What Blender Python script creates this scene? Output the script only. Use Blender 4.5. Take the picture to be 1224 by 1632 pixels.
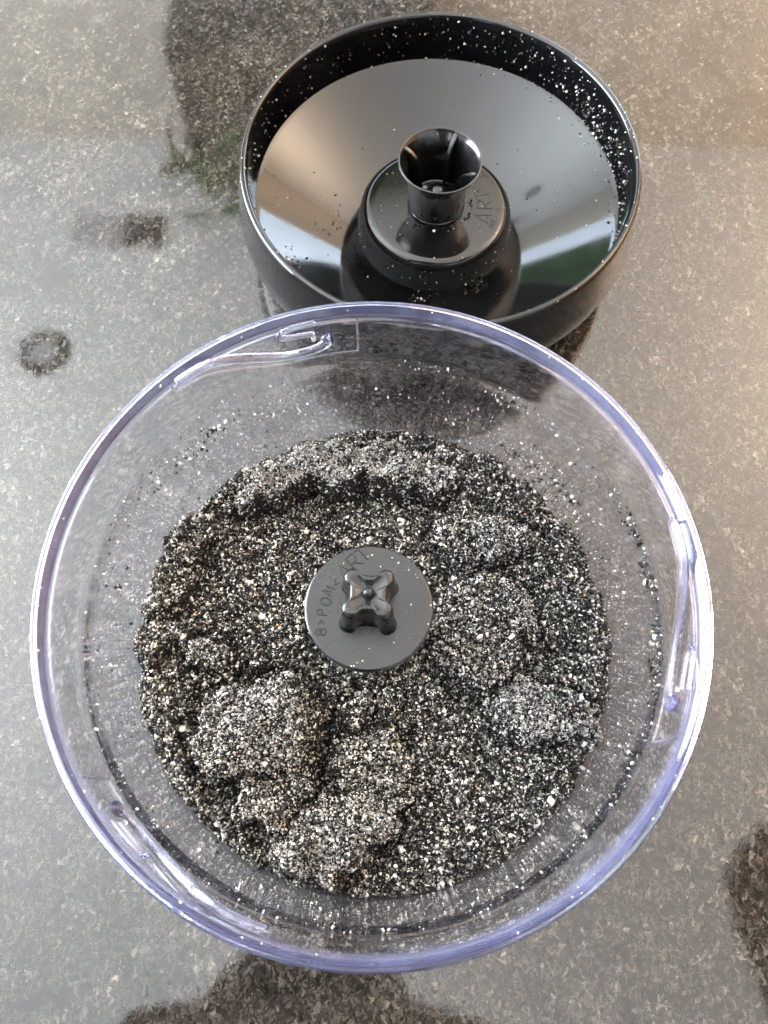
import bpy, bmesh, math, random
import numpy as np
from mathutils import Vector, Matrix, Euler

random.seed(7)
rng = np.random.default_rng(11)
for o in list(bpy.data.objects):
    bpy.data.objects.remove(o)
sc = bpy.context.scene
COL = sc.collection
S = 0.065                      # bowl rim radius in metres
TAB = 1.42                     # bowl height in rim radii
def R(a): return math.radians(a)

# ------------------------------------------------------------------ camera
cd = bpy.data.cameras.new('camera')
cam = bpy.data.objects.new('camera', cd)
COL.objects.link(cam)
cd.sensor_fit = 'VERTICAL'
cd.sensor_height = 24.0
cd.lens = 24.0 * 1250 / 1632
cd.clip_start = 0.01
cd.clip_end = 30.0
cam.matrix_world = Matrix.Translation((0, 0, (2.242 + TAB) * S)) @ Matrix.Rotation(0.35035, 4, 'X') @ Matrix.Rotation(0.0160, 4, 'Z')
cd.dof.use_dof = True
cd.dof.focus_distance = 0.195
cd.dof.aperture_fstop = 28.0
sc.camera = cam

# ------------------------------------------------------------------ world and lamps (an indoor place: soft daylight from all round)
w = bpy.data.worlds.new('World')
sc.world = w
w.use_nodes = True
bg = w.node_tree.nodes['Background']
bg.inputs['Color'].default_value = (0.95, 0.98, 1.0, 1)
bg.inputs['Strength'].default_value = 0.42

def area(name, loc, target, size, power, color):
    l = bpy.data.lights.new(name, 'AREA')
    l.shape = 'RECTANGLE'
    l.size, l.size_y = size
    l.energy = power
    l.color = color
    o = bpy.data.objects.new(name, l)
    COL.objects.link(o)
    o.location = loc
    o.rotation_euler = (Vector(target) - Vector(loc)).to_track_quat('-Z', 'Y').to_euler()
    return o
area('side_window_light', (-2.0, 0.6, 0.75), (0, 0.2, 0.25), (1.4, 1.0), 14, (0.86, 0.93, 1.0))
area('cool_ceiling_fill', (-1.5, 0.4, 0.40), (-0.4, 0.5, 1.6), (1.2, 1.2), 46, (0.88, 0.95, 1.0))  # unseen fill added to brighten the ceiling in place of bounced window light
area('warm_ceiling_fill', (1.75, 0.95, 0.85), (1.40, 0.92, 1.6), (0.5, 0.5), 24, (1.0, 0.75, 0.53))  # added out of view to brighten the ceiling and pool warm light on it

sc.view_settings.view_transform = 'Standard'
sc.view_settings.look = 'None'
sc.view_settings.gamma = 1.0
sc.view_settings.use_curve_mapping = False
sc.view_settings.exposure = 2.3
sc.render.engine = 'CYCLES'
cy = sc.cycles
cy.max_bounces = 16
cy.transmission_bounces = 14
cy.glossy_bounces = 6
cy.diffuse_bounces = 4
cy.transparent_max_bounces = 12
cy.caustics_reflective = True
cy.caustics_refractive = True
cy.sample_clamp_indirect = 6.0
cy.use_adaptive_sampling = True
cy.adaptive_threshold = 0.02
cy.blur_glossy = 0.3
cy.use_denoising = True
cy.denoiser = 'OPENIMAGEDENOISE'

# ------------------------------------------------------------------ material helpers
def newmat(name):
    m = bpy.data.materials.new(name)
    m.use_nodes = True
    nt = m.node_tree
    nt.nodes.clear()
    out = nt.nodes.new('ShaderNodeOutputMaterial')
    return m, nt, out
def N(nt, kind, **kw):
    n = nt.nodes.new(kind)
    for k, v in kw.items():
        if k.startswith('i_'):
            key = k[2:].replace('_', ' ')
            n.inputs[key].default_value = v
        else:
            setattr(n, k, v)
    return n
def L(nt, a, b): nt.links.new(a, b)
def ramp(nt, fac, stops, interp='LINEAR'):
    r = nt.nodes.new('ShaderNodeValToRGB')
    r.color_ramp.interpolation = interp
    e = r.color_ramp.elements
    while len(e) < len(stops): e.new(0.5)
    for k, (p, c) in enumerate(stops):
        e[k].position = p
        e[k].color = c if len(c) == 4 else (*c, 1)
    L(nt, fac, r.inputs['Fac'])
    return r.outputs['Color']
def mixc(nt, fac, a, b, mode='MIX'):
    m = nt.nodes.new('ShaderNodeMix')
    m.data_type = 'RGBA'
    m.blend_type = mode
    for sock, v in ((m.inputs[0], fac), (m.inputs[6], a), (m.inputs[7], b)):
        if isinstance(v, bpy.types.NodeSocket): L(nt, v, sock)
        elif isinstance(v, (int, float)): sock.default_value = v
        else: sock.default_value = (*v, 1)
    return m.outputs[2]
def noise(nt, vec, scale, detail=4, rough=0.55, dist=0.0):
    n = N(nt, 'ShaderNodeTexNoise')
    n.inputs['Scale'].default_value = scale
    n.inputs['Detail'].default_value = detail
    n.inputs['Roughness'].default_value = rough
    n.inputs['Distortion'].default_value = dist
    if vec is not None: L(nt, vec, n.inputs['Vector'])
    return n.outputs['Fac']
def objcoord(nt, scale=None, rot=None):
    t = nt.nodes.new('ShaderNodeTexCoord')
    if scale is None and rot is None: return t.outputs['Object']
    m = nt.nodes.new('ShaderNodeMapping')
    if scale: m.inputs['Scale'].default_value = scale
    if rot: m.inputs['Rotation'].default_value = rot
    L(nt, t.outputs['Object'], m.inputs['Vector'])
    return m.outputs['Vector']

def plain(name, col, rough=0.6, var=0.08, scale=60, spec=0.5):
    m, nt, out = newmat(name)
    p = N(nt, 'ShaderNodeBsdfPrincipled')
    n = noise(nt, objcoord(nt), scale)
    c0 = tuple(max(0, c * (1 - var)) for c in col); c1 = tuple(c * (1 + var) for c in col)
    L(nt, ramp(nt, n, [(0.3, c0), (0.7, c1)]), p.inputs['Base Color'])
    p.inputs['Roughness'].default_value = rough
    p.inputs['Specular IOR Level'].default_value = spec
    L(nt, p.outputs[0], out.inputs[0])
    return m

def granite():
    m, nt, out = newmat('polished_granite')
    v = objcoord(nt)
    # warp the coordinates so that the mineral grains are ragged
    wn = N(nt, 'ShaderNodeTexNoise'); wn.inputs['Scale'].default_value = 420; wn.inputs['Detail'].default_value = 4
    L(nt, v, wn.inputs['Vector'])
    ws = N(nt, 'ShaderNodeVectorMath', operation='SCALE'); ws.inputs['Scale'].default_value = 0.0042
    L(nt, wn.outputs['Color'], ws.inputs[0])
    wa = N(nt, 'ShaderNodeVectorMath', operation='ADD'); L(nt, v, wa.inputs[0]); L(nt, ws.outputs[0], wa.inputs[1])
    mp = N(nt, 'ShaderNodeMapping'); mp.inputs['Rotation'].default_value = (0, 0, R(-35)); mp.inputs['Scale'].default_value = (1.0, 0.62, 1.0)
    L(nt, wa.outputs[0], mp.inputs['Vector'])
    def cells(scale):
        c = N(nt, 'ShaderNodeTexVoronoi'); c.inputs['Scale'].default_value = scale
        L(nt, mp.outputs[0], c.inputs['Vector'])
        sp = N(nt, 'ShaderNodeSeparateColor'); L(nt, c.outputs['Color'], sp.inputs[0])
        return sp
    big = noise(nt, v, 14, 5, 0.6, 0.6)
    mid = noise(nt, v, 70, 6, 0.65, 0.8)
    base = ramp(nt, big, [(0.30, (0.011, 0.0095, 0.008)), (0.5, (0.021, 0.018, 0.0155)), (0.72, (0.040, 0.034, 0.028))])
    mot = ramp(nt, mid, [(0.34, (0.007, 0.006, 0.005)), (0.47, (0.022, 0.019, 0.016)), (0.60, (0.034, 0.030, 0.025)), (0.74, (0.075, 0.066, 0.055))])
    c = mixc(nt, 0.55, base, mot)
    g1 = cells(880); g2 = cells(1700)
    t1 = ramp(nt, g1.outputs[0], [(0.0, (0.35, 0.34, 0.33)), (0.45, (0.9, 0.9, 0.9)), (0.78, (1.3, 1.28, 1.25)), (0.90, (1.7, 1.7, 1.67)), (1.0, (3.4, 3.4, 3.3))])
    t2 = ramp(nt, g2.outputs[0], [(0.0, (0.45, 0.44, 0.43)), (0.6, (1.0, 1.0, 1.0)), (0.90, (1.6, 1.58, 1.55)), (1.0, (2.1, 2.1, 2.05))])
    clus = noise(nt, v, 30, 3, 0.6, 0.5)
    t1 = mixc(nt, ramp(nt, clus, [(0.36, (0.55,) * 3), (0.66, (1.0,) * 3)]), (1.0, 1.0, 1.0), t1)
    c = mixc(nt, 1.0, c, t1, 'MULTIPLY')
    c = mixc(nt, 1.0, c, t2, 'MULTIPLY')
    p = N(nt, 'ShaderNodeBsdfPrincipled')
    L(nt, c, p.inputs['Base Color'])
    L(nt, ramp(nt, g1.outputs[1], [(0.3, (0.028,) * 3), (0.85, (0.050,) * 3), (1.0, (0.16,) * 3)]), p.inputs['Roughness'])
    p.inputs['IOR'].default_value = 1.62
    b = N(nt, 'ShaderNodeBump'); b.inputs['Strength'].default_value = 0.05; b.inputs['Distance'].default_value = 0.0004
    L(nt, mid, b.inputs['Height'])
    L(nt, b.outputs[0], p.inputs['Normal'])
    L(nt, p.outputs[0], out.inputs[0])
    return m

def clear_plastic(name, film=0.10, dens=34.0, lip=False, haze=(0.50, 0.50, 0.60)):
    """clear polycarbonate with a violet tint in thick places, and a thin scratched film of seed dust"""
    m, nt, out = newmat(name)
    g = N(nt, 'ShaderNodeBsdfPrincipled')
    g.inputs['Base Color'].default_value = (0.98, 0.98, 1.0, 1)
    g.inputs['Transmission Weight'].default_value = 1.0
    g.inputs['IOR'].default_value = 1.56
    v = objcoord(nt)
    sm = noise(nt, v, 55, 5, 0.7, 0.8)
    L(nt, ramp(nt, sm, [(0.35, (0.012,) * 3), (0.75, (0.07,) * 3)]), g.inputs['Roughness'])
    d = N(nt, 'ShaderNodeBsdfDiffuse'); d.inputs['Color'].default_value = (*haze, 1)
    sc2 = noise(nt, objcoord(nt, (1, 1, 0.22), (R(12), 0, 0)), 260, 4, 0.75, 0.5)
    f1 = ramp(nt, sc2, [(0.46, (0.10,) * 3), (0.74, (1.0,) * 3)])
    f2 = ramp(nt, sm, [(0.35, (0.25,) * 3), (0.75, (1.0,) * 3)])
    f = mixc(nt, 1.0, f1, f2, 'MULTIPLY')
    mul = N(nt, 'ShaderNodeMath', operation='MULTIPLY'); mul.inputs[1].default_value = film
    L(nt, f, mul.inputs[0])
    fac = mul.outputs[0]
    if lip:                                     # the moulded lip is a more strongly tinted, slightly milky ring
        sp = N(nt, 'ShaderNodeSeparateXYZ'); L(nt, v, sp.inputs[0])
        lf = ramp(nt, sp.outputs[2], [((TAB - 0.10) * S, (0, 0, 0)), ((TAB - 0.07) * S, (1, 1, 1))])
        L(nt, mixc(nt, lf, (0.985, 0.985, 1.0), (0.89, 0.90, 1.0)), g.inputs['Base Color'])
        L(nt, mixc(nt, lf, (0.50, 0.50, 0.56), (0.36, 0.38, 0.68)), d.inputs['Color'])
        mxf = N(nt, 'ShaderNodeMath', operation='MULTIPLY_ADD'); mxf.inputs[1].default_value = 0.08
        L(nt, lf, mxf.inputs[0]); L(nt, fac, mxf.inputs[2]); fac = mxf.outputs[0]
    mx = N(nt, 'ShaderNodeMixShader')
    L(nt, fac, mx.inputs[0]); L(nt, g.outputs[0], mx.inputs[1]); L(nt, d.outputs[0], mx.inputs[2])
    L(nt, mx.outputs[0], out.inputs['Surface'])
    va = N(nt, 'ShaderNodeVolumeAbsorption')
    va.inputs['Color'].default_value = (0.52, 0.53, 0.95, 1)
    va.inputs['Density'].default_value = dens
    L(nt, va.outputs[0], out.inputs['Volume'])
    return m

def black_plastic(name, rough=0.09, col=(0.0022, 0.0022, 0.0025), ior=1.52):
    m, nt, out = newmat(name)
    p = N(nt, 'ShaderNodeBsdfPrincipled')
    v = objcoord(nt)
    n = noise(nt, v, 70, 6, 0.7, 0.4)
    n2 = noise(nt, v, 900, 3, 0.6)
    L(nt, ramp(nt, n, [(0.3, tuple(c * 0.8 for c in col)), (0.7, tuple(c * 1.6 for c in col))]), p.inputs['Base Color'])
    L(nt, ramp(nt, n, [(0.3, (rough * 0.7,) * 3), (0.72, (rough * 1.7,) * 3)]), p.inputs['Roughness'])
    p.inputs['IOR'].default_value = ior
    b = N(nt, 'ShaderNodeBump'); b.inputs['Strength'].default_value = 0.03; b.inputs['Distance'].default_value = 0.0002
    L(nt, n2, b.inputs['Height']); L(nt, b.outputs[0], p.inputs['Normal'])
    # thin uneven film of seed dust and wipe marks
    st = noise(nt, objcoord(nt, (1.0, 0.25, 1.0), (0, 0, R(25))), 120, 5, 0.7, 1.0)
    f1 = ramp(nt, st, [(0.45, (0, 0, 0)), (0.75, (1, 1, 1))]); f2 = ramp(nt, n, [(0.40, (0, 0, 0)), (0.70, (1, 1, 1))])
    mu = N(nt, 'ShaderNodeMath', operation='MULTIPLY'); L(nt, f1, mu.inputs[0]); L(nt, f2, mu.inputs[1])
    m2 = N(nt, 'ShaderNodeMath', operation='MULTIPLY'); L(nt, mu.outputs[0], m2.inputs[0]); m2.inputs[1].default_value = 0.012
    d = N(nt, 'ShaderNodeBsdfDiffuse'); d.inputs['Color'].default_value = (0.35, 0.35, 0.34, 1)
    mx = N(nt, 'ShaderNodeMixShader'); L(nt, m2.outputs[0], mx.inputs[0]); L(nt, p.outputs[0], mx.inputs[1]); L(nt, d.outputs[0], mx.inputs[2])
    L(nt, mx.outputs[0], out.inputs[0])
    return m

def grain_mat():
    m, nt, out = newmat('ground_seed')
    p = N(nt, 'ShaderNodeBsdfPrincipled')
    a = N(nt, 'ShaderNodeAttribute', attribute_name='grain_colour')
    L(nt, a.outputs['Color'], p.inputs['Base Color'])
    p.inputs['Roughness'].default_value = 0.5
    p.inputs['Specular IOR Level'].default_value = 0.3
    L(nt, p.outputs[0], out.inputs[0])
    return m

def emit(name, col, strength):
    m, nt, out = newmat(name)
    e = N(nt, 'ShaderNodeEmission')
    e.inputs['Color'].default_value = (*col, 1); e.inputs['Strength'].default_value = strength
    L(nt, e.outputs[0], out.inputs[0])
    return m

M = dict(
    granite=granite(),
    bowl=clear_plastic('clear_plastic', 0.10, 36, lip=True),
    rail=clear_plastic('clear_plastic_rail', 0.34, 120, haze=(0.46, 0.46, 0.68)),
    black=black_plastic('glossy_black_plastic', 0.075),
    grey=black_plastic('satin_dark_plastic', 0.22, (0.0035, 0.0035, 0.0037), 1.50),
    satin=black_plastic('satin_black_plastic', 0.16, (0.004, 0.004, 0.004), 1.6),
    grain=grain_mat(), plate=plain('grey_plate', (0.50, 0.51, 0.52), 0.8, 0.05, 20, 0.1), lens=plain('lens_grey', (0.45, 0.45, 0.46), 0.5, 0.1, 30, 0.2),
    bed=plain('dark_seed_bed', (0.018, 0.016, 0.014), 0.9, 0.4, 900, 0.2),
    ceiling=plain('white_ceiling', (0.80, 0.80, 0.79), 0.9, 0.02, 3, 0.1),
    wall=plain('tan_wall', (0.60, 0.55, 0.48), 0.8, 0.06, 6, 0.2),
    wood=plain('orange_wood', (0.50, 0.29, 0.14), 0.6, 0.2, 8, 0.3),
    dark=plain('dark_cabinet_wood', (0.035, 0.030, 0.020), 0.6, 0.3, 12, 0.2),
    steel=plain('blade_steel', (0.45, 0.45, 0.46), 0.3, 0.05, 100),
    leaf=plain('leaf', (0.06, 0.12, 0.03), 0.5, 0.3, 20),
    trim=plain('dark_trim', (0.012, 0.012, 0.012), 0.6, 0.1, 30, 0.2),
    slat=plain('white_blind_slat', (0.80, 0.84, 0.90), 0.6, 0.03, 30, 0.2),
    cloth=plain('dark_cloth', (0.045, 0.027, 0.020), 0.95, 0.3, 30, 0.1),
    pane=emit('bright_window', (0.74, 0.87, 1.0), 4.0),
    garden=plain('garden_hedge', (0.05, 0.10, 0.04), 0.8, 0.5, 9, 0.1),
    
)

# ------------------------------------------------------------------ mesh helpers
def link(name, me, mat, parent=None, smooth=True, sharp=None, loc=(0, 0, 0)):
    o = bpy.data.objects.new(name, me)
    COL.objects.link(o)
    for mm in (mat if isinstance(mat, (list, tuple)) else [mat]):
        me.materials.append(mm)
    if smooth:
        me.polygons.foreach_set('use_smooth', [True] * len(me.polygons))
        if sharp: me.set_sharp_from_angle(angle=R(sharp))
    o.location = loc
    if parent is not None: o.parent = parent
    return o
def pyd(name, v, f):
    me = bpy.data.meshes.new(name)
    me.from_pydata(v, [], f)
    me.update()
    return me
def empty(name, loc, rz=0):
    o = bpy.data.objects.new(name, None)
    COL.objects.link(o)
    o.empty_display_size = 0.02
    o.location = loc
    o.rotation_euler = (0, 0, rz)
    return o
def tag(o, label=None, cat=None, group=None, kind=None):
    if label: o['label'] = label
    if cat: o['category'] = cat
    if group: o['group'] = group
    if kind: o['kind'] = kind
    return o
def fillet(pts, closed=False):
    """pts: (r, z, corner radius); returns a polyline with rounded corners"""
    out = []
    n = len(pts)
    for i, (r, z, rad) in enumerate(pts):
        if rad <= 0 or (not closed and i in (0, n - 1)):
            out.append((r, z)); continue
        p = Vector((r, z)); a = Vector(pts[i - 1][:2]); b = Vector(pts[(i + 1) % n][:2])
        da = (a - p); db = (b - p)
        k = min(rad, da.length * 0.48, db.length * 0.48)
        p0 = p + da.normalized() * k; p1 = p + db.normalized() * k
        for t in np.linspace(0, 1, 7):
            q = p0 * (1 - t) ** 2 + p * 2 * t * (1 - t) + p1 * t * t
            out.append((q.x, q.y))
    return out
def lathe(name, prof, seg=256, closed=False, scale=S):
    """revolve a profile of (r, z); r = 0 ends become poles; closed profiles join up"""
    v, f, rings = [], [], []
    for r, z in prof:
        if r < 1e-6:
            rings.append([len(v)]); v.append((0, 0, z * scale))
        else:
            rings.append(list(range(len(v), len(v) + seg)))
            for k in range(seg):
                a = 2 * math.pi * k / seg
                v.append((r * scale * math.cos(a), r * scale * math.sin(a), z * scale))
    pairs = list(zip(rings[:-1], rings[1:]))
    if closed: pairs.append((rings[-1], rings[0]))
    for A, B in pairs:
        for k in range(seg):
            k2 = (k + 1) % seg
            if len(A) == 1 and len(B) == 1: continue
            if len(A) == 1: f.append((A[0], B[k2], B[k]))
            elif len(B) == 1: f.append((A[k], A[k2], B[0]))
            else: f.append((A[k], A[k2], B[k2], B[k]))
    me = pyd(name, v, f)
    bm = bmesh.new(); bm.from_mesh(me)
    bmesh.ops.recalc_face_normals(bm, faces=bm.faces)
    bm.to_mesh(me); bm.free()
    return me
def tube(name, pts, rad, sides=8, normals=None, flat=1.0, closed=False):
    """round or flattened bar along points; normals give the flattened direction"""
    P = [Vector(p) for p in pts]
    n = len(P); v, f = [], []
    for i in range(n):
        if closed: t = (P[(i + 1) % n] - P[i - 1]).normalized()
        else: t = (P[min(i + 1, n - 1)] - P[max(i - 1, 0)]).normalized()
        nn = Vector(normals[i]) if normals else (Vector((0, 0, 1)) if abs(t.z) < 0.9 else Vector((1, 0, 0)))
        nn = (nn - t * nn.dot(t)).normalized()
        bb = t.cross(nn)
        rr = rad[i] if isinstance(rad, (list, tuple)) else rad
        for k in range(sides):
            a = 2 * math.pi * k / sides
            v.append(P[i] + nn * (math.sin(a) * rr * flat) + bb * (math.cos(a) * rr))
    m = n if closed else n - 1
    for i in range(m):
        j = (i + 1) % n
        for k in range(sides):
            k2 = (k + 1) % sides
            f.append((i * sides + k, i * sides + k2, j * sides + k2, j * sides + k))
    if not closed:
        f.append(tuple(range(sides))[::-1]); f.append(tuple(range((n - 1) * sides, n * sides)))
    me = pyd(name, v, f)
    bm = bmesh.new(); bm.from_mesh(me)
    bmesh.ops.recalc_face_normals(bm, faces=bm.faces)
    bm.to_mesh(me); bm.free()
    return me
def box(name, x0, x1, y0, y1, z0, z1, bevel=0.0):
    bm = bmesh.new()
    bmesh.ops.create_cube(bm, size=1)
    for q in bm.verts:
        q.co = Vector(((x0 + x1) / 2 + q.co.x * (x1 - x0), (y0 + y1) / 2 + q.co.y * (y1 - y0), (z0 + z1) / 2 + q.co.z * (z1 - z0)))
    if bevel: bmesh.ops.bevel(bm, geom=bm.edges[:], offset=bevel, segments=2, affect='EDGES')
    me = bpy.data.meshes.new(name)
    bm.to_mesh(me); bm.free()
    return me
def smoothpath(pts, n=10):
    """Catmull-Rom through points"""
    P = [np.array(p, float) for p in pts]
    P = [2 * P[0] - P[1]] + P + [2 * P[-1] - P[-2]]
    out = []
    for i in range(1, len(P) - 2):
        for t in np.linspace(0, 1, n, endpoint=False):
            a, b, c, d = P[i - 1:i + 3]
            out.append(0.5 * ((2 * b) + (c - a) * t + (2 * a - 5 * b + 4 * c - d) * t * t + (3 * b - a - 3 * c + d) * t ** 3))
    out.append(P[-2])
    return out

# ------------------------------------------------------------------ the setting
ct = link('countertop', box('countertop', -1.3, 1.3, -0.30, 1.25, -0.04, 0.0, 0.003), M['granite'], smooth=False)
tag(ct, 'polished speckled brown-grey granite countertop', kind='structure')
ce = link('ceiling', box('ceiling', -2.6, 2.6, -2.2, 1.86, 1.60, 1.66), M['ceiling'], smooth=False)
tag(ce, 'pale ceiling mirrored in the polished granite', kind='structure')
wf = link('wall_back', box('wall_back', -2.6, 2.6, 1.86, 1.92, -0.9, 1.66), M['wall'], smooth=False)
tag(wf, 'tan back wall mirrored in the polished granite', kind='structure')
wr = link('wall_right', box('wall_right', 2.2, 2.26, -1.0, 1.86, -0.9, 1.60), M['wood'], smooth=False)
tag(wr, 'warm wooden side wall mirrored in the black lid', kind='structure')

def window(loc_x0, loc_x1, z0, z1, zblind, label):
    t = empty('window', ((loc_x0 + loc_x1) / 2, 1.855, z0))
    hw = (loc_x1 - loc_x0) / 2; H = z1 - z0
    link('pane', box('pane', -hw, hw, -0.008, 0.0, zblind - z0, H), M['pane'], t, smooth=False)
    link('lower_pane', box('lower_pane', -hw, hw, -0.008, 0.0, 0, zblind - z0 - 0.002), M['garden'], t, smooth=False)
    for a, b, c, d in ((-hw - .04, -hw, -.02, H + .02), (hw, hw + .04, -.02, H + .02)):
        link('frame', box('frame', a, b, -0.03, -0.001, c, d), M['slat'], t, smooth=False)
    link('sill', box('sill', -hw - .04, hw + .04, -0.06, -0.001, -0.05, -0.021), M['slat'], t, smooth=False)
    me = box('slat', -hw + 0.005, hw - 0.005, -0.05, -0.012, -0.002, 0.002)
    k = 0
    z = zblind - z0
    while z < H - 0.02:
        s = link('slat', me, M['slat'] if k == 0 else [], t, smooth=False)
        s.location = (0, 0, z); k += 1; z += 0.034
    tag(t, label, 'window', 'windows in the back wall')
window(0.48, 1.90, 0.05, 0.86, 0.27, 'window with white blinds mirrored in the left of the black lid')
window(-1.80, 0.06, 0.05, 1.07, 0.82, 'window with raised blinds over greenery mirrored in the right of the lid')

cb = link('window_valance', box('window_valance', -0.53, 0.10, 1.62, 1.855, 1.10, 1.52, 0.006), M['dark'], smooth=False)
tag(cb, 'dark boxed window valance mirrored in the granite behind the lid', 'valance')
def leafmesh():
    v = [(0, 0, 0), (0.012, 0.025, 0.004), (0, 0.028, 0.0), (-0.012, 0.025, 0.004), (0.010, 0.05, 0), (-0.010, 0.05, 0), (0, 0.052, -0.004), (0, 0.075, -0.010)]
    return pyd('leaf', v, [(0, 1, 2), (0, 2, 3), (1, 4, 6, 2), (2, 6, 5, 3), (4, 7, 6), (6, 7, 5)])
pl = empty('trailing_plant', (-0.36, 1.66, 1.52))
lm = leafmesh()
for k in range(90):
    lo = link('leaf', lm, M['leaf'] if k == 0 else [], pl)
    lo.location = (random.uniform(-0.22, 0.38), random.uniform(-0.10, -0.02), random.uniform(-0.14, 0.07))
    lo.rotation_euler = (random.uniform(-1.6, 0.4), random.uniform(-.8, .8), random.uniform(-3, 3))
    lo.scale = (1.5,) * 3
link('stem', tube('stem', smoothpath([(-.2, -.06, -.1), (0, -.07, 0), (.15, -.06, .02), (.36, -.06, -.1)]), 0.006), M['leaf'], pl)
tag(pl, 'green trailing plant mirrored in the granite left of the lid', 'plant')

def downlight(x, y, label):
    t = empty('downlight', (x, y, 1.60))
    link('trim_ring', lathe('trim_ring', fillet([(0.068, -0.001, 0), (0.068, -0.010, .004), (0.042, -0.012, .004), (0.040, -0.001, 0)]), 48, scale=1), M['trim'], t)
    link('lens', lathe('lens', [(0, -0.004), (0.037, -0.004)], 48, scale=1), M['lens'], t)
    tag(t, label, 'light')
downlight(-0.92, 1.11, 'round ceiling downlight mirrored left of the bowl as a dark ring')
vt = empty('ceiling_vent', (-0.70, 1.51, 1.60))
link('grille', box('grille', -0.055, 0.055, -0.05, 0.05, -0.015, -0.001, 0.003), M['trim'], vt, smooth=False)
link('cover_plate', box('cover_plate', -0.20, -0.075, -0.055, 0.055, -0.012, -0.001, 0.003), M['plate'], vt, smooth=False)
tag(vt, 'small dark ceiling vent mirrored in the granite left of the lid', 'vent')

# the person taking the picture, leaning over the near edge: only a dark reflection at the bottom
def person():
    J = dict(pelvis=(-.02, -.72, -.02), belly=(-.03, -.62, .18), chest=(-.035, -.315, .50), neck=(-.06, -.26, .62), head=(-.06, -.21, .73), crown=(-.06, -.18, .80),
             shl=(-.26, -.27, .55), ell=(-.34, -.38, .28), wrl=(-.33, -.55, -.02), hal=(-.31, -.60, -.10),
             shr=(.12, -.27, .53), upr=(.44, -.31, .56), elr=(.405, -.035, .58), wrr=(.55, -.22, .76), har=(.60, -.28, .83),
             hipl=(-.12, -.74, -.10), knl=(-.13, -.72, -.50), anl=(-.13, -.76, -.86), tol=(-.14, -.62, -.90),
             hipr=(.08, -.74, -.10), knr=(.09, -.72, -.50), anr=(.09, -.76, -.86), tor=(.10, -.62, -.90))
    rad = dict(pelvis=.15, belly=.145, chest=.215, neck=.08, head=.095, crown=.08, shl=.09, ell=.045, wrl=.03, hal=.04, shr=.10, upr=.045, elr=.10, wrr=.032, har=.04,
               hipl=.09, knl=.06, anl=.04, tol=.035, hipr=.09, knr=.06, anr=.04, tor=.035)
    E = [('pelvis', 'belly'), ('belly', 'chest'), ('chest', 'neck'), ('neck', 'head'), ('head', 'crown'), ('chest', 'shl'), ('shl', 'ell'), ('ell', 'wrl'), ('wrl', 'hal'),
         ('chest', 'shr'), ('shr', 'upr'), ('upr', 'elr'), ('elr', 'wrr'), ('wrr', 'har'), ('pelvis', 'hipl'), ('hipl', 'knl'), ('knl', 'anl'), ('anl', 'tol'), ('pelvis', 'hipr'), ('hipr', 'knr'), ('knr', 'anr'), ('anr', 'tor')]
    names = list(J)
    me = bpy.data.meshes.new('person')
    me.from_pydata([J[k] for k in names], [(names.index(a), names.index(b)) for a, b in E], [])
    o = link('person', me, M['cloth'], smooth=False)
    sk = o.modifiers.new('skin', 'SKIN')
    for k, n in enumerate(names):
        d = me.skin_vertices[0].data[k]
        d.radius = (rad[n], rad[n]); d.use_root = (n == 'pelvis')
    sk.use_smooth_shade = True
    sb = o.modifiers.new('sub', 'SUBSURF'); sb.levels = 2; sb.render_levels = 2
    tag(o, 'person in dark clothes leaning over, seen as a dark reflection below the bowl', 'person')
person()

# ------------------------------------------------------------------ the clear bowl
BC = np.array([-0.0289, 0.5831])          # bowl centre in rim radii
bowl = empty('chopper_bowl', (BC[0] * S, BC[1] * S, 0))
tag(bowl, 'clear violet-tinted plastic chopper bowl half full of ground seeds', 'bowl')
Z0 = TAB
# closed profile: outer side down from the lip, underside, then up the inside
outer = [(1.000, -0.004, .02), (1.000, -0.075, .018), (0.988, -0.085, .01), (0.985, -0.27, .04), (0.973, -0.36, .04), (0.955, -0.80, .05), (0.930, -1.28, .10), (0.86, -1.405, .08), (0.80, -1.419, .02), (0.78, -1.385, .03)]
inner = [(0.78, -1.345, .03), (0.84, -1.335, .09), (0.893, -1.24, .10), (0.922, -0.80, .05), (0.940, -0.350, .03), (0.956, -0.285, .03), (0.962, -0.03, .02), (0.975, -0.012, .008), (0.982, -0.001, .008)]
prof = [(0.0, -1.385)] + fillet(outer)[0:0]
prof = fillet([(0.975, 0.0, 0)] + outer + [(0.0, -1.385, 0)])
prof_in = fillet([(0.0, -1.345, 0)] + inner[1:] + [(0.975, 0.0, 0)])
full = [(r, z + Z0) for r, z in prof] + [(r, z + Z0) for r, z in prof_in[:-1]]
bw = link('bowl_wall', lathe('bowl_wall', full, 320, closed=True), M['bowl'], bowl, sharp=50)

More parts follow.
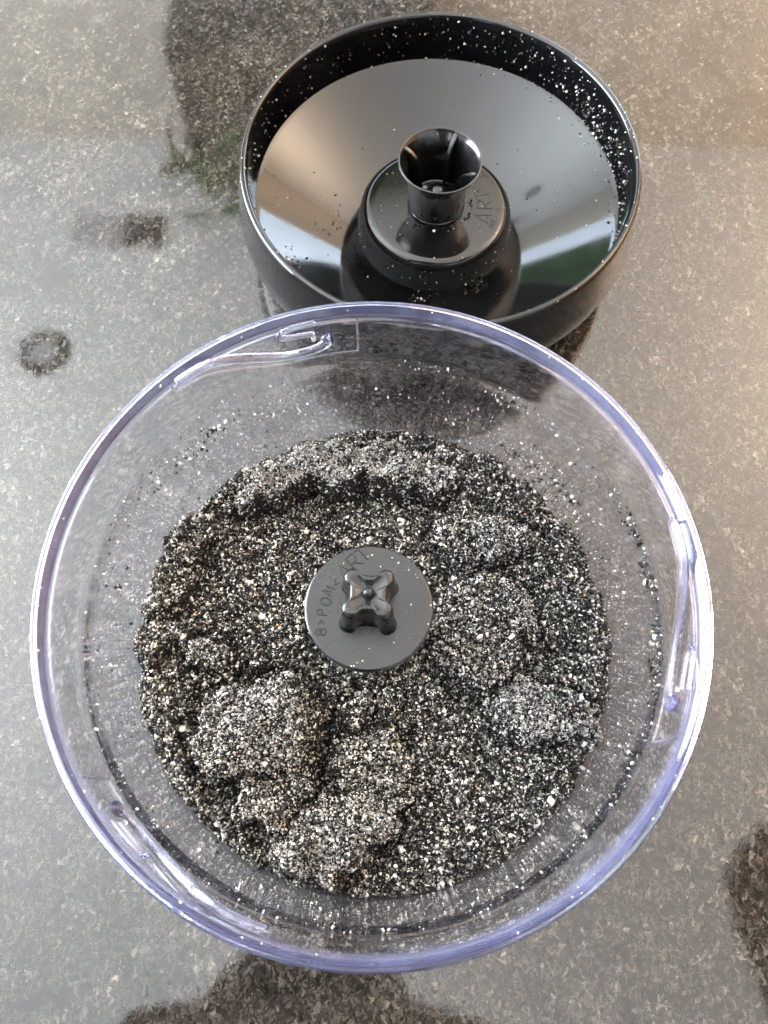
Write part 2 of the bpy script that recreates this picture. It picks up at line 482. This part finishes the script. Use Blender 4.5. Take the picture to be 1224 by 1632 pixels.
def on_wall(a, z, r):
    t = R(a)
    return (r * S * math.cos(t), r * S * math.sin(t), (z + Z0) * S)
RW = 0.9585
lower = [(39.5, -.020), (36, -.022), (31.5, -.035), (26, -.085), (21, -.140), (16.5, -.178), (12.5, -.190), (9.2, -.183), (7.0, -.160), (6.4, -.132), (7.2, -.108)]
upper = [(8.5, -.034), (11.5, -.036), (14.2, -.038), (15.9, -.052), (15.9, -.075), (14.2, -.086), (11.5, -.092), (9.0, -.096)]
line = [(0.0, -.035), (0.0, -.12), (0.0, -.245), (3.3, -.247), (10, -.250), (16, -.246), (21, -.215), (27, -.155), (33.5, -.095), (40.2, -.075), (40.6, -.035)]
for k in range(3):
    base = 94.5 - 120 * k
    def wallpath(pts, n, gap, rr):
        out, nor = [], []
        for a, z in smoothpath(pts, n):
            p = on_wall(base + a, z, RW - gap - rr)
            out.append(p); nor.append((-math.cos(R(base + a)), -math.sin(R(base + a)), 0))
        return out, nor
    p, n = wallpath(lower, 6, 0.0015, 0.014)
    link('bayonet_rail', tube('bayonet_rail', p, 0.021 * S, 14, n, 0.65), M['rail'], bowl)
    p, n = wallpath(upper, 6, 0.0015, 0.007)
    st = link('bayonet_stop', tube('bayonet_stop', p, 0.013 * S, 10, n, 0.6), M['rail'], bowl)
    pp, pn = wallpath([(9.3, -.128), (9.3, -.122)], 1, 0.002, 0.008)
    pip = lathe('stop_pip', fillet([(0, .005, 0), (.007, .005, .003), (.009, -.006, .003), (0, -.006, 0)]), 24)
    po = link('stop_pip', pip, M['rail'], st)
    po.location = pp[0]
    po.rotation_euler = Vector(pn[0]).to_track_quat('Z', 'Y').to_euler()
    pts = []
    for (a0, z0), (a1, z1) in zip(line[:-1], line[1:]):
        for t in np.linspace(0, 1, 6, endpoint=False):
            pts.append((a0 + (a1 - a0) * t, z0 + (z1 - z0) * t))
    pts.append(line[-1])
    P = [on_wall(base + a, z, RW - 0.0055) for a, z in pts]
    NN = [(-math.cos(R(base + a)), -math.sin(R(base + a)), 0) for a, z in pts]
    link('panel_edge', tube('panel_edge', P, 0.0045 * S, 6, NN, 0.9), M['rail'], bowl)
# mould seam on the wall beside the first rail
P = [on_wall(112.5 - .35 * t, -.31 - .45 * t, 0.9345 - .012 * t) for t in np.linspace(0, 1, 12)]
link('mould_seam', tube('mould_seam', P, 0.0022 * S, 6), M['rail'], bowl)

# ------------------------------------------------------------------ grains: helpers
def rand_rot(n, tilt=None):
    if tilt is None:
        q = rng.normal(size=(n, 4))
    else:
        a = rng.uniform(0, 2 * np.pi, n)
        q = np.stack([np.cos(a / 2), np.zeros(n), np.zeros(n), np.sin(a / 2)], 1)
        q = q + rng.normal(size=(n, 4)) * np.array([0, tilt, tilt, 0])
    q /= np.linalg.norm(q, axis=1)[:, None]
    w_, x, y, z = q.T
    return np.stack([np.stack([1 - 2 * (y * y + z * z), 2 * (x * y - z * w_), 2 * (x * z + y * w_)], 1),
                     np.stack([2 * (x * y + z * w_), 1 - 2 * (x * x + z * z), 2 * (y * z - x * w_)], 1),
                     np.stack([2 * (x * z - y * w_), 2 * (y * z + x * w_), 1 - 2 * (x * x + y * y)], 1)], 1)
def variants():
    out = []
    r2 = np.random.default_rng(3)
    octv = np.array([(1, 0, 0), (-1, 0, 0), (0, 1, 0), (0, -1, 0), (0, 0, 1), (0, 0, -1)], float)
    octf = [(0, 2, 4), (2, 1, 4), (1, 3, 4), (3, 0, 4), (2, 0, 5), (1, 2, 5), (3, 1, 5), (0, 3, 5)]
    cubv = np.array([(x, y, z) for x in (-1, 1) for y in (-1, 1) for z in (-1, 1)], float) * 0.75
    cubf = [(0, 1, 3), (0, 3, 2), (4, 6, 7), (4, 7, 5), (0, 4, 5), (0, 5, 1), (2, 3, 7), (2, 7, 6), (0, 2, 6), (0, 6, 4), (1, 5, 7), (1, 7, 3)]
    for k in range(10):
        v, f = (octv, octf) if k % 2 else (cubv, cubf)
        vv = v + r2.normal(size=v.shape) * 0.22
        st = [(1.25, .85, .6), (1.0, .9, .35), (1.3, .7, .7), (1.1, 1.0, .25), (1.0, .9, .8)][k // 2]
        out.append((vv * np.array(st), np.array(f)))
    return out
VAR = variants()
def grains(name, pos, size, col, rot, extra=None):
    """one mesh of many small chips; extra = (verts, faces) of a bed mesh added first with material slot 1"""
    n = len(pos)
    pick = rng.integers(0, len(VAR), n)
    V, F, C, off = [], [], [], 0
    mats = []
    if extra is not None:
        V.append(extra[0]); F.append(extra[1]); C.append(np.zeros((len(extra[0]), 3))); off = len(extra[0]); mats.append(np.ones(len(extra[1]), int))
    for k, (bv, bf) in enumerate(VAR):
        i = np.where(pick == k)[0]
        if not len(i): continue
        vv = np.einsum('nij,vj->nvi', rot[i], bv) * size[i][:, None, None] + pos[i][:, None, :]
        V.append(vv.reshape(-1, 3))
        ff = bf[None] + (np.arange(len(i)) * len(bv))[:, None, None] + off
        F.append(ff.reshape(-1, 3)); mats.append(np.zeros(len(i) * len(bf), int))
        C.append(np.repeat(col[i], len(bv), 0))
        off += len(i) * len(bv)
    V = np.concatenate(V).astype(np.float32); F = np.concatenate(F).astype(np.int32); C = np.concatenate(C); mats = np.concatenate(mats).astype(np.int32)
    me = bpy.data.meshes.new(name)
    me.vertices.add(len(V)); me.vertices.foreach_set('co', V.ravel())
    me.loops.add(F.size); me.loops.foreach_set('vertex_index', F.ravel())
    me.polygons.add(len(F)); me.polygons.foreach_set('loop_start', np.arange(0, F.size, 3, dtype=np.int32))
    me.polygons.foreach_set('material_index', mats)
    me.update(calc_edges=True)
    at = me.color_attributes.new('grain_colour', 'FLOAT_COLOR', 'POINT')
    at.data.foreach_set('color', np.concatenate([C, np.ones((len(C), 1))], 1).astype(np.float32).ravel())
    return me
def seed_colours(n, dark=0.50, light=0.20, dust=0.0, warm=0.0):
    """black hull chips, cream kernel chips, grey-brown middling; dust lifts the greys"""
    u = rng.random(n)
    c = np.empty((n, 3))
    dk = rng.uniform(0.002, 0.010, n); c[:] = dk[:, None] * np.array([1.0, 0.95, 0.9])
    li = u > 1 - light
    lv = rng.uniform(0.30, 0.80, n)
    lc = lv[:, None] * np.stack([np.ones(n), rng.uniform(0.93, 0.99, n), rng.uniform(0.80, 0.96, n)], 1)
    c[li] = lc[li]
    mi = (u > dark) & ~li
    mv = rng.uniform(0.015, 0.20, n)
    mc = mv[:, None] * np.stack([np.ones(n), rng.uniform(0.91, 0.98, n), rng.uniform(0.76, 0.95, n)], 1)
    c[mi] = mc[mi]
    od = rng.random(n) < 0.0015
    c[od] = np.array([0.55, 0.27, 0.10])
    d = np.clip(np.asarray(dust), 0, 1) * np.ones(n)
    g = rng.uniform(0.12, 0.50, n)
    sel = rng.random(n) < d ** 1.4 * 0.74
    c[sel] = g[sel][:, None] * np.array([1.0, 0.985, 0.95])
    wv = (np.asarray(warm) * np.ones(n))[:, None]
    c *= 1 + wv * np.array([0.10, -0.02, -0.25])
    return c

# ------------------------------------------------------------------ heap of ground seeds
def vnoise(x, y, f, seed):
    r_ = np.random.default_rng(seed)
    g = r_.random((64, 64))
    X = x * f + 31.7; Y = y * f + 17.3
    xi = np.floor(X).astype(int); yi = np.floor(Y).astype(int)
    u = X - xi; v_ = Y - yi
    u = u * u * (3 - 2 * u); v_ = v_ * v_ * (3 - 2 * v_)
    a = g[xi % 64, yi % 64]; b = g[(xi + 1) % 64, yi % 64]; c = g[xi % 64, (yi + 1) % 64]; d = g[(xi + 1) % 64, (yi + 1) % 64]
    return (a * (1 - u) + b * u) * (1 - v_) + (c * (1 - u) + d * u) * v_ - 0.5
# clods: x, y, half-length, half-width, turn, height, paleness
CLODS = [(-0.43, 0.61, .15, .085, 22, .10, 1.0), (-0.20, 0.69, .19, .085, 6, .11, 1.0), (0.04, 0.68, .19, .08, -8, .11, 1.0), (0.20, 0.63, .13, .075, -18, .09, .9),
         (-0.40, -0.36, .23, .175, 10, .135, .75), (-0.135, -0.70, .21, .14, 30, .105, .85), (-0.335, -0.585, .14, .085, 35, .09, .5), (0.02, -0.50, .15, .12, -20, .06, .5),
         (0.42, 0.02, .19, .24, 15, .085, .5), (0.62, -0.29, .20, .10, -18, .07, .8), (0.44, 0.40, .20, .11, -14, .06, .6),
         (-0.64, -0.07, .10, .08, 0, .05, .5), (-0.83, 0.19, .12, .10, 60, .06, .15), (-0.72, 0.40, .13, .10, 40, .06, .15), (-0.83, -0.03, .10, .10, 0, .05, .2),
         (-0.06, -0.27, .06, .10, 10, .05, .0), (0.06, -0.27, .05, .09, -10, .05, 0.)]
def heap(x, y):
    r = np.hypot(x, y)
    rough = 0.060 * vnoise(x, y, 5, 1) + 0.052 * vnoise(x, y, 11, 2) + 0.040 * vnoise(x, y, 24, 3) + 0.022 * vnoise(x, y, 50, 4)
    h = -0.80 + 0.030 * (1 - r ** 2) + rough
    pale = np.zeros_like(x); top = np.zeros_like(x); crack = np.zeros_like(x)
    wx = x + 0.08 * vnoise(x, y, 6, 8) + 0.05 * vnoise(x, y, 15, 9) + 0.035 * vnoise(x, y, 34, 14)
    wy = y + 0.08 * vnoise(x, y, 6, 10) + 0.05 * vnoise(x, y, 15, 11) + 0.035 * vnoise(x, y, 34, 15)
    for cx, cy_, a, b, t, hh, p in CLODS:
        c, s = math.cos(R(t)), math.sin(R(t))
        u = ((wx - cx) * c + (wy - cy_) * s) / a; v_ = (-(wx - cx) * s + (wy - cy_) * c) / b
        d = np.sqrt(u * u + v_ * v_)
        k = np.clip((1.12 - d) / 0.36, 0, 1); k = k * k * (3 - 2 * k)
        top = np.maximum(top, hh * k * (1.05 - 0.12 * v_ - 0.10 * d))
        crack = np.maximum(crack, hh * 0.42 * np.exp(-((d - 1.17) / 0.13) ** 2))
        pale = np.maximum(pale, p * np.clip(1.25 * k - 0.2, 0, 1))
    h = h + 1.42 * top - crack * (1 - np.clip(top / 0.05, 0, 1))
    pale = pale * np.clip(0.85 + 0.9 * vnoise(x, y, 9, 31), 0, 1)
    h = h - 0.05 * np.exp(-((r - 0.16) / 0.08) ** 2)
    h = h - 0.03 * np.clip((r - 0.86) / 0.06, 0, 1)
    return h, pale
def wall_r(z):                                   # inner wall radius at height z (rim radii below the lip)
    return np.interp(z, [-1.24, -0.80, -0.35, -0.285], [0.893, 0.922, 0.940, 0.956])

ng = 56000
nr, na = 70, 240
gv = [(0, 0)]
for i in range(1, nr + 1):
    for k in range(na):
        a = 2 * math.pi * (k + 0.5 * (i % 2)) / na
        gv.append((0.912 * i / nr * math.cos(a), 0.912 * i / nr * math.sin(a)))
gv = np.array(gv)
hz, _ = heap(gv[:, 0], gv[:, 1])
bedv = np.concatenate([gv, (hz - 0.012)[:, None] + Z0], 1)
low = []
for zz, rr in ((-1.10, .885), (-1.25, .86), (-1.325, .78)):
    low += [(rr * math.cos(2 * math.pi * k / na), rr * math.sin(2 * math.pi * k / na), zz + Z0) for k in range(na)]
bedv = np.concatenate([bedv, np.array(low), [[0, 0, Z0 - 1.325]]])
bf = []
for k in range(na): bf.append((0, 1 + k, 1 + (k + 1) % na))
for i in range(nr + 2):
    o0 = 1 + i * na; o1 = o0 + na
    for k in range(na):
        k2 = (k + 1) % na
        bf.append((o0 + k, o1 + k, o1 + k2)); bf.append((o0 + k, o1 + k2, o0 + k2))
o0 = 1 + (nr + 2) * na; last = len(bedv) - 1
for k in range(na): bf.append((o0 + k, last, o0 + (k + 1) % na))
bedv = bedv * S
# surface chips: coarse everywhere, plus finer dusty chips on the clods
def heap_points(n, rmax=0.925):
    a = rng.uniform(0, 2 * np.pi, n); r = rmax * np.sqrt(rng.random(n))
    return r * np.cos(a), r * np.sin(a)
x, y = heap_points(175000)
h, pale = heap(x, y)
ok = np.hypot(x, y) < wall_r(h) - 0.008
x, y, h, pale = x[ok], y[ok], h[ok], pale[ok]
n = len(x)
size = rng.gamma(4, 0.000235 / 4, n) * (1 - 0.28 * pale) + 0.00005
pos = np.stack([x * S, y * S, (h + Z0) * S + rng.normal(0, 0.00035, n)], 1)
warm = np.clip(0.25 - x * 0.45, -0.1, 0.6)
patch = vnoise(x, y, 7, 21)
col = seed_colours(n, 0.53, 0.20, pale, warm * np.clip(0.6 + patch, 0, 1))
# bigger pieces here and there
bi = rng.random(n) < 0.010
size[bi] *= 1.8
seedmesh = grains('ground_seeds', pos, size, col, rand_rot(n), (bedv, np.array(bf)))
hp = link('ground_seeds', seedmesh, [M['grain'], M['bed']], smooth=False, loc=(BC[0] * S, BC[1] * S, 0))
tag(hp, 'black and cream coarsely ground seeds heaped in the clear bowl', 'ground seeds', kind='stuff')

# chips clinging to the inside of the bowl
def wall_chips(n, amin, amax, zfun, rfun, dens=None):
    a = np.radians(rng.uniform(amin, amax, n)); z = zfun(n)
    r = rfun(z)
    return a, z, r
segs = []
A_, Z_, S_, K_ = [], [], [], []
def add_wall(n, amean, asd, zmean, zsd, smin=0.00010, smax=0.00042, dark=0.32):
    K_.append(np.full(n, dark))
    A_.append(rng.normal(amean, asd, n)); Z_.append(np.clip(rng.normal(zmean, zsd, n), -0.79, -0.30)); S_.append(smin + (smax - smin) * rng.random(n) ** 3)
# band of chips caught on the step
add_wall(300, 2, 20, -0.325, 0.018); add_wall(160, -38, 16, -0.33, 0.02); add_wall(120, 62, 10, -0.33, 0.02); add_wall(60, 85, 14, -0.33, 0.015)
add_wall(110, 135, 9, -0.37, 0.05); add_wall(90, 158, 12, -0.36, 0.05); add_wall(70, 195, 16, -0.35, 0.04); add_wall(260, -95, 40, -0.34, 0.03)
# dusting above the heap
add_wall(620, 42, 14, -0.68, 0.10); add_wall(260, 20, 14, -0.70, 0.08); add_wall(170, 75, 16, -0.5, 0.14); add_wall(300, 130, 18, -0.55, 0.12)
add_wall(170, 180, 25, -0.62, 0.12); add_wall(950, -95, 42, -0.55, 0.15, 0.00012, 0.00036); add_wall(220, -25, 18, -0.6, 0.14); add_wall(260, 100, 90, -0.5, 0.15, .00008, .0002)
for am, zm, k in ((133, -.40, 34), (128, -.43, 26), (140, -.46, 22), (150, -.42, 16), (8, -.33, 60), (-3, -.34, 70), (-12, -.335, 50), (20, -.32, 40), (-28, -.36, 30), (60, -.34, 30), (52, -.66, 60), (36, -.62, 50), (170, -.50, 14), (118, -.50, 16)):
    add_wall(k, am, 2.6, zm, .022, .00014, .00062, .72)
a = np.radians(np.concatenate(A_)); kd = np.concatenate(K_); z = np.concatenate(Z_); size = np.concatenate(S_)
rr = wall_r(z) * S - size * 0.45 - 0.00012
pos = np.stack([rr * np.cos(a), rr * np.sin(a), (z + Z0) * S], 1)
wc = grains('clinging_chips', pos, size, np.where((rng.random(len(a)) < kd)[:, None], seed_colours(len(a), 0.92, 0.02), seed_colours(len(a), 0.25, 0.42)), rand_rot(len(a)))
o = link('clinging_chips', wc, M['grain'], smooth=False, loc=(BC[0] * S, BC[1] * S, 0))
tag(o, 'fine seed chips clinging to the inside wall of the clear bowl', 'seed chips', kind='stuff')
# a few chips on the bowl's lip
a = rng.uniform(0, 2 * np.pi, 46); size = rng.uniform(.00012, .00030, 46); r = (0.972 + rng.normal(0, .008, 46)) * S
pos = np.stack([r * np.cos(a), r * np.sin(a), np.full(46, Z0 * S) + size * .5], 1)
o = link('lip_chips', grains('lip_chips', pos, size, seed_colours(46, .2, .7), rand_rot(46)), M['grain'], smooth=False, loc=(BC[0] * S, BC[1] * S, 0))
tag(o, 'sparse seed chips lying on the lip of the clear bowl', 'seed chips', kind='stuff')

# ------------------------------------------------------------------ blade unit standing in the bowl
DC = BC + np.array([-0.0144, -0.0071])
blade = empty('blade_holder', (DC[0] * S, DC[1] * S, 0.08 * S))
tag(blade, 'dark plastic blade holder with round disc and cross-shaped drive post in the seeds', 'blade holder')
zd = TAB - 0.22 - 0.08             # disc top, above the blade's own origin
link('shaft', lathe('shaft', fillet([(0, .0, 0), (.115, .0, .01), (.105, zd - .05, .01), (0, zd - .05, 0)]), 64), M['grey'], blade, sharp=40)
disc = link('disc', lathe('disc', fillet([(0, zd - .052, 0), (.180, zd - .052, .02), (.204, zd - .040, .012), (.208, zd - .006, .008), (.200, zd + .0005, .006), (.192, zd, .003), (0, zd, 0)]), 160), M['grey'], blade, sharp=60)
for k in range(3):
    zc = .08 + .12 * k
    v = [(0.09, .05, zc), (.55, .09, zc + .03), (.80, .0, zc + .04), (.55, -.06, zc + .03), (.09, -.05, zc)]
    v = [Vector(q) * S for q in v]
    me = pyd('blade', v + [q + Vector((0, 0, .0012)) for q in v], [(4, 3, 2, 1, 0), (5, 6, 7, 8, 9)] + [(i, (i + 1) % 5, (i + 1) % 5 + 5, i + 5) for i in range(5)])
    b = link('blade', me, M['steel'], blade, smooth=False)
    b.rotation_euler = (0, 0, R(60 + 130 * k))
# cross post: a four-lobed tower, wider at the foot
def cross_post():
    seg = 240
    rows = [(0.0, 1.16, .0), (0.012, 1.10, 0), (0.04, 1.06, 0), (.09, 1.02, 0), (.135, .985, 0), (.152, .97, 0), (.162, .92, 0), (.168, .82, 0)]
    v, f = [], []
    for z, s, _ in rows:
        for k in range(seg):
            a = 2 * math.pi * k / seg
            ph = abs((a % (math.pi / 2)) - math.pi / 4)          # angle from the nearest lobe
            if math.sin(ph) < 0.355: r = 0.068 * math.cos(ph) + math.sqrt(max(0.0255 ** 2 - (0.068 * math.sin(ph)) ** 2, 0))
            else: r = 0.0225 / math.sin(ph)
            r = 0.010 * math.log(math.exp(r / 0.010) + math.exp(0.053 / 0.010)) * s * 1.08
            v.append((r * math.cos(a) * S, r * math.sin(a) * S, (zd + z) * S))
    for i in range(len(rows) - 1):
        for k in range(seg):
            k2 = (k + 1) % seg
            f.append((i * seg + k, i * seg + k2, (i + 1) * seg + k2, (i + 1) * seg + k))
    # dished top: rings towards the centre
    last = (len(rows) - 1) * seg
    prev = last
    for q, (sc_, dz) in enumerate(((.8, .164), (.55, .158), (.3, .155))):
        start = len(v)
        for k in range(seg):
            p = v[last + k]
            v.append((p[0] * sc_, p[1] * sc_, (zd + dz) * S))
        for k in range(seg):
            k2 = (k + 1) % seg
            f.append((prev + k, prev + k2, start + k2, start + k))
        prev = start
    v.append((0, 0, (zd + .155) * S))
    for k in range(seg): f.append((prev + k, prev + (k + 1) % seg, len(v) - 1))
    return pyd('drive_post', v, f)
post = link('drive_post', cross_post(), M['grey'], blade)
post.rotation_euler = (0, 0, R(-2))
post.location = (0, 0.004 * S, 0)
link('centre_pip', lathe('centre_pip', fillet([(.020, zd + .150, 0), (.019, zd + .166, .006), (.010, zd + .180, .006), (0, zd + .182, 0)]), 32), M['grey'], post)

# moulded lettering, as raised strokes on a 1 x 1.4 cell
GL = {'8': [[(.5, .72), (.12, .9), (.15, 1.25), (.5, 1.4), (.85, 1.25), (.88, .9), (.5, .72), (.05, .5), (.08, .15), (.5, 0), (.92, .15), (.95, .5), (.5, .72)]],
      '>': [[(.1, 1.15), (.85, .7), (.1, .25)]], '<': [[(.9, 1.15), (.15, .7), (.9, .25)]],
      'P': [[(.1, 0), (.1, 1.4), (.7, 1.38), (.9, 1.1), (.7, .75), (.1, .72)]],
      'O': [[(.5, 0), (.12, .25), (0, .7), (.12, 1.15), (.5, 1.4), (.88, 1.15), (1, .7), (.88, .25), (.5, 0)]],
      'M': [[(0, 0), (.1, 1.4), (.5, .4), (.9, 1.4), (1, 0)]],
      'A': [[(0, 0), (.5, 1.4), (1, 0)], [(.12, .3), (.88, .3)]],
      'R': [[(.1, 0), (.1, 1.4), (.9, 1.4), (.9, .95), (.6, .65), (.1, .65)], [(.45, .65), (1, 0)]],
      'T': [[(0, 1.4), (1, 1.4)], [(.5, 1.4), (.5, 0)]],
      'B': [[(.1, 0), (.1, 1.4), (.7, 1.35), (.85, 1.05), (.6, .75), (.1, .72)], [(.6, .75), (.95, .4), (.75, .05), (.1, 0)]],
      'S': [[(.9, 1.2), (.5, 1.4), (.1, 1.15), (.3, .8), (.8, .6), (.9, .25), (.5, 0), (.08, .2)]]}
def letter(ch, parent, x, y, z, ang, size, mat, rad=0.0032):
    bm = bmesh.new()
    c, s = math.cos(R(ang)), math.sin(R(ang))
    for st in GL[ch]:
        pts = []
        for u, v_ in st:
            u2, v2 = (u - .5) * size, (v_ - .7) * size
            pts.append(((x + u2 * c - v2 * s) * S, (y + u2 * s + v2 * c) * S, z * S))
        me = tube('t', pts, rad * S, 6, [(0, 0, 1)] * len(pts))
        bm.from_mesh(me); bpy.data.meshes.remove(me)
    me = bpy.data.meshes.new('letter')
    bm.to_mesh(me); bm.free()
    return link('letter', me, mat, parent, sharp=50)
for ch, (x, y), ang, sz in zip('8>POM<ART', [(-.151, -.083), (-.150, -.051), (-.148, -.019), (-.139, .016), (-.129, .052), (-.109, .077), (-.082, .118), (-.052, .150), (-.024, .176)],
                               [92, 90, 86, 76, 62, 52, 44, 44, 44], [.024, .020, .023, .025, .025, .020, .036, .036, .036]):
    letter(ch, disc, x, y, zd + .0004, ang, sz, M['grey'])
# chips on the disc
n = 34
a = rng.uniform(0, 6.283, n); r = .2 * np.sqrt(rng.random(n)) * S; size = rng.uniform(.00008, .00022, n)
pos = np.stack([r * np.cos(a), r * np.sin(a), np.full(n, (zd + .08) * S) + size * .3], 1)
keep = np.hypot(pos[:, 0], pos[:, 1]) > .115 * S
o = link('disc_chips', grains('disc_chips', pos[keep], size[keep], seed_colours(keep.sum(), .1, .85), rand_rot(keep.sum())), M['grain'], smooth=False, loc=(DC[0] * S, DC[1] * S, 0))
tag(o, 'tiny pale chips lying on the dark disc of the blade holder', 'seed chips', kind='stuff')

# ------------------------------------------------------------------ the black lid, lying upside down
LC = np.array([0.2536, 3.0163])
ZL = TAB - 0.822                      # height of the lid's rim
lid = empty('chopper_cover', (LC[0] * S, LC[1] * S, 0))
tag(lid, 'glossy black chopper lid lying upside down behind the clear bowl', 'lid')
def disc_z(r):                         # dished inner plate
    t = np.clip((np.asarray(r, float) - 0.30) / (0.955 - 0.30), 0, 1)
    return -0.55 + 0.295 * t ** 1.45
outerp = [(0.985, 0.004, .0), (0.999, 0.0, .008), (1.006, -.02, .01), (1.052, -.29, .09), (1.01, -.44, .10), (0.84, -.565, .10), (0.62, -.597, .03), (0, -.597, 0)]
innerp = [(0.985, 0.004, 0), (0.972, -.004, .008), (0.966, -.03, .01), (0.958, -.255, .006)]
shell = fillet([(0.958, -.262, 0)] + [(r, z, k) for r, z, k in innerp[::-1]][:-1] + outerp)
shell = [(r, z + ZL) for r, z in shell]
link('shell', lathe('shell', shell, 320), M['black'], lid, sharp=55)
pr = [(r, float(disc_z(r)) + ZL) for r in np.linspace(0.9575, 0.33, 60)]
plate = link('dished_plate', lathe('dished_plate', pr, 320), M['black'], lid)
bp = fillet([(.432, -.555, 0), (.420, -.45, .02), (.408, -.375, .03), (.375, -.337, .03), (.33, -.335, .01), (0.10, -.335, 0)])
boss = link('boss', lathe('boss', [(r, z + ZL) for r, z in bp], 200), M['black'], lid, sharp=60)
sp = fillet([(.150, -.336, 0), (.156, -.325, .006), (.146, -.315, .006), (.155, -.20, .05), (.170, -.12, .05), (.200, -.055, .02), (.214, -.026, .008), (.206, -.024, .005), (.193, -.040, .02), (.164, -.10, .05), (.147, -.20, .05), (.138, -.31, .01), (0, -.31, 0)])
sock = link('drive_socket', lathe('drive_socket', [(r, z + ZL) for r, z in sp], 128), M['satin'], lid, sharp=60)
for k, ang in enumerate((65, 155, 245, 335)):
    # fin: blade-shaped web from the mouth of the socket to its floor
    prof = [(.199, -.030), (.178, -.034), (.150, -.050), (.120, -.078), (.104, -.115), (.094, -.17), (.086, -.305), (.125, -.305), (.151, -.20), (.168, -.10), (.197, -.05)]
    th = .011
    v = [(r * S, th * S * (1 if r > .13 else .8), (z + ZL) * S) for r, z in prof] + [(r * S, -th * S * (1 if r > .13 else .8), (z + ZL) * S) for r, z in prof]
    m_ = len(prof)
    f = [tuple(range(m_)), tuple(range(2 * m_ - 1, m_ - 1, -1))] + [(i, i + m_, (i + 1) % m_ + m_, (i + 1) % m_) for i in range(m_)]
    fm = pyd('fin', v, f)
    bm = bmesh.new(); bm.from_mesh(fm)
    bmesh.ops.recalc_face_normals(bm, faces=bm.faces)
    bmesh.ops.bevel(bm, geom=bm.edges[:], offset=.0035 * S, segments=2, affect='EDGES')
    bm.to_mesh(fm); bm.free()
    fin = link('fin', fm, M['satin'], sock, smooth=True, sharp=50)
    fin.rotation_euler = (0, 0, R(ang))
link('socket_hub', lathe('socket_hub', [(r, z + ZL) for r, z in fillet([(.062, -.309, 0), (.058, -.25, .02), (.03, -.215, .02), (0, -.21, 0)])], 48), M['black'], sock)
for ch, a_, r_, sz in (('A', -19, .262, .060), ('R', -1, .262, .056), ('T', 14, .262, .056)):
    letter(ch, boss, r_ * math.cos(R(a_)), r_ * math.sin(R(a_)), ZL - .3345, a_ + 90, sz, M['black'], .0020)
for ch, a_ in (('A', -27), ('B', -23), ('S', -19)):
    letter(ch, boss, .325 * math.cos(R(a_)), .325 * math.sin(R(a_)), ZL - .3345, a_ + 90, .016, M['black'], .0012)

# chips on the lid: inner wall, plate, boss
P_, S_, D_ = [], [], []
def add_l(a, r, z, size, dark):
    P_.append(np.stack([r * S * np.cos(a), r * S * np.sin(a), (z + ZL) * S], 1)); S_.append(size); D_.append(np.full(len(a), dark))
def sz(n, lo, hi): return lo + (hi - lo) * rng.random(n) ** 2
for n, am, asd, zm, zsd, lo, hi in ((150, 75, 38, -.12, .07, .00014, .00048), (240, 22, 14, -.17, .06, .00014, .00055), (110, 45, 20, -.12, .07, .00014, .0005), (70, 130, 25, -.13, .08, .00014, .00045), (50, 180, 20, -.13, .07, .00012, .0004), (40, -10, 12, -.2, .05, .00012, .00045)):
    a = np.radians(rng.normal(am, asd, n)); z = np.clip(rng.normal(zm, zsd, n), -.25, -.015); s = sz(n, lo, hi)
    add_l(a, np.interp(z, [-.255, -.03], [.958, .966]) - s / S * .5, z, s, .45)
n = 70; a = np.radians(rng.normal(15, 30, n)); s = sz(n, .00012, .0005); r = .957 - rng.random(n) ** 2 * .07; add_l(a, r, disc_z(r) + s / S * .4, s, .7)
n = 120; a = rng.uniform(0, 6.283, n); r = np.sqrt(rng.uniform(.44 ** 2, .95 ** 2, n)); s = sz(n, .0001, .00034); add_l(a, r, disc_z(r) + s / S * .3, s, .8)
for am, rm, k in ((168, .55, 10), (190, .62, 9), (208, .84, 16), (185, .58, 8), (20, .75, 5), (-100, .5, 30), (-60, .48, 30)):
    a = np.radians(rng.normal(am, 5, k)); r = np.clip(rng.normal(rm, .05, k), .44, .95); s = sz(k, .00014, .0006); add_l(a, r, disc_z(r) + s / S * .3, s, .8)
n = 90; a = rng.uniform(0, 6.283, n); r = rng.uniform(.165, .38, n); s = sz(n, .0001, .00038); add_l(a, r, -.335 + s / S * .3, s, .55)
n = 46; a = np.radians(rng.uniform(-150, 10, n)); r = np.clip(rng.normal(.178, .012, n), .162, .3); s = sz(n, .00016, .0006); add_l(a, r, -.335 + s / S * .4, s, .75)
n = 70; a = np.radians(rng.uniform(-170, 20, n)); z = rng.uniform(-.52, -.37, n); s = sz(n, .0001, .0003); add_l(a, np.interp(z, [-.55, -.45, -.375], [.434, .423, .412]), z, s, .5)
n = 60; a = rng.uniform(0, 6.283, n); s = sz(n, .0001, .00035); add_l(a, .985 + rng.normal(0, .008, n), .004 + s / S * .2, s, .1)
pos = np.concatenate(P_); size = np.concatenate(S_); dk = np.concatenate(D_)
col = np.where((rng.random(len(dk)) < dk)[:, None], seed_colours(len(dk), .8, .05), seed_colours(len(dk), .1, .75))
o = link('lid_chips', grains('lid_chips', pos, size, col, rand_rot(len(pos))), M['grain'], smooth=False, loc=(LC[0] * S, LC[1] * S, 0))
tag(o, 'seed chips and dark flakes scattered over the upturned black lid', 'seed chips', kind='stuff')

# crumbs dropped on the counter
n = 26
x = rng.uniform(-.16, .17, n); y = rng.uniform(-.07, .32, n); size = rng.uniform(.00008, .00022, n)
o = link('counter_crumbs', grains('counter_crumbs', np.stack([x, y, size * .5], 1), size, seed_colours(n, .2, .6), rand_rot(n)), M['grain'], smooth=False)
tag(o, 'sparse pale crumbs dropped on the granite counter', 'crumbs', kind='stuff')
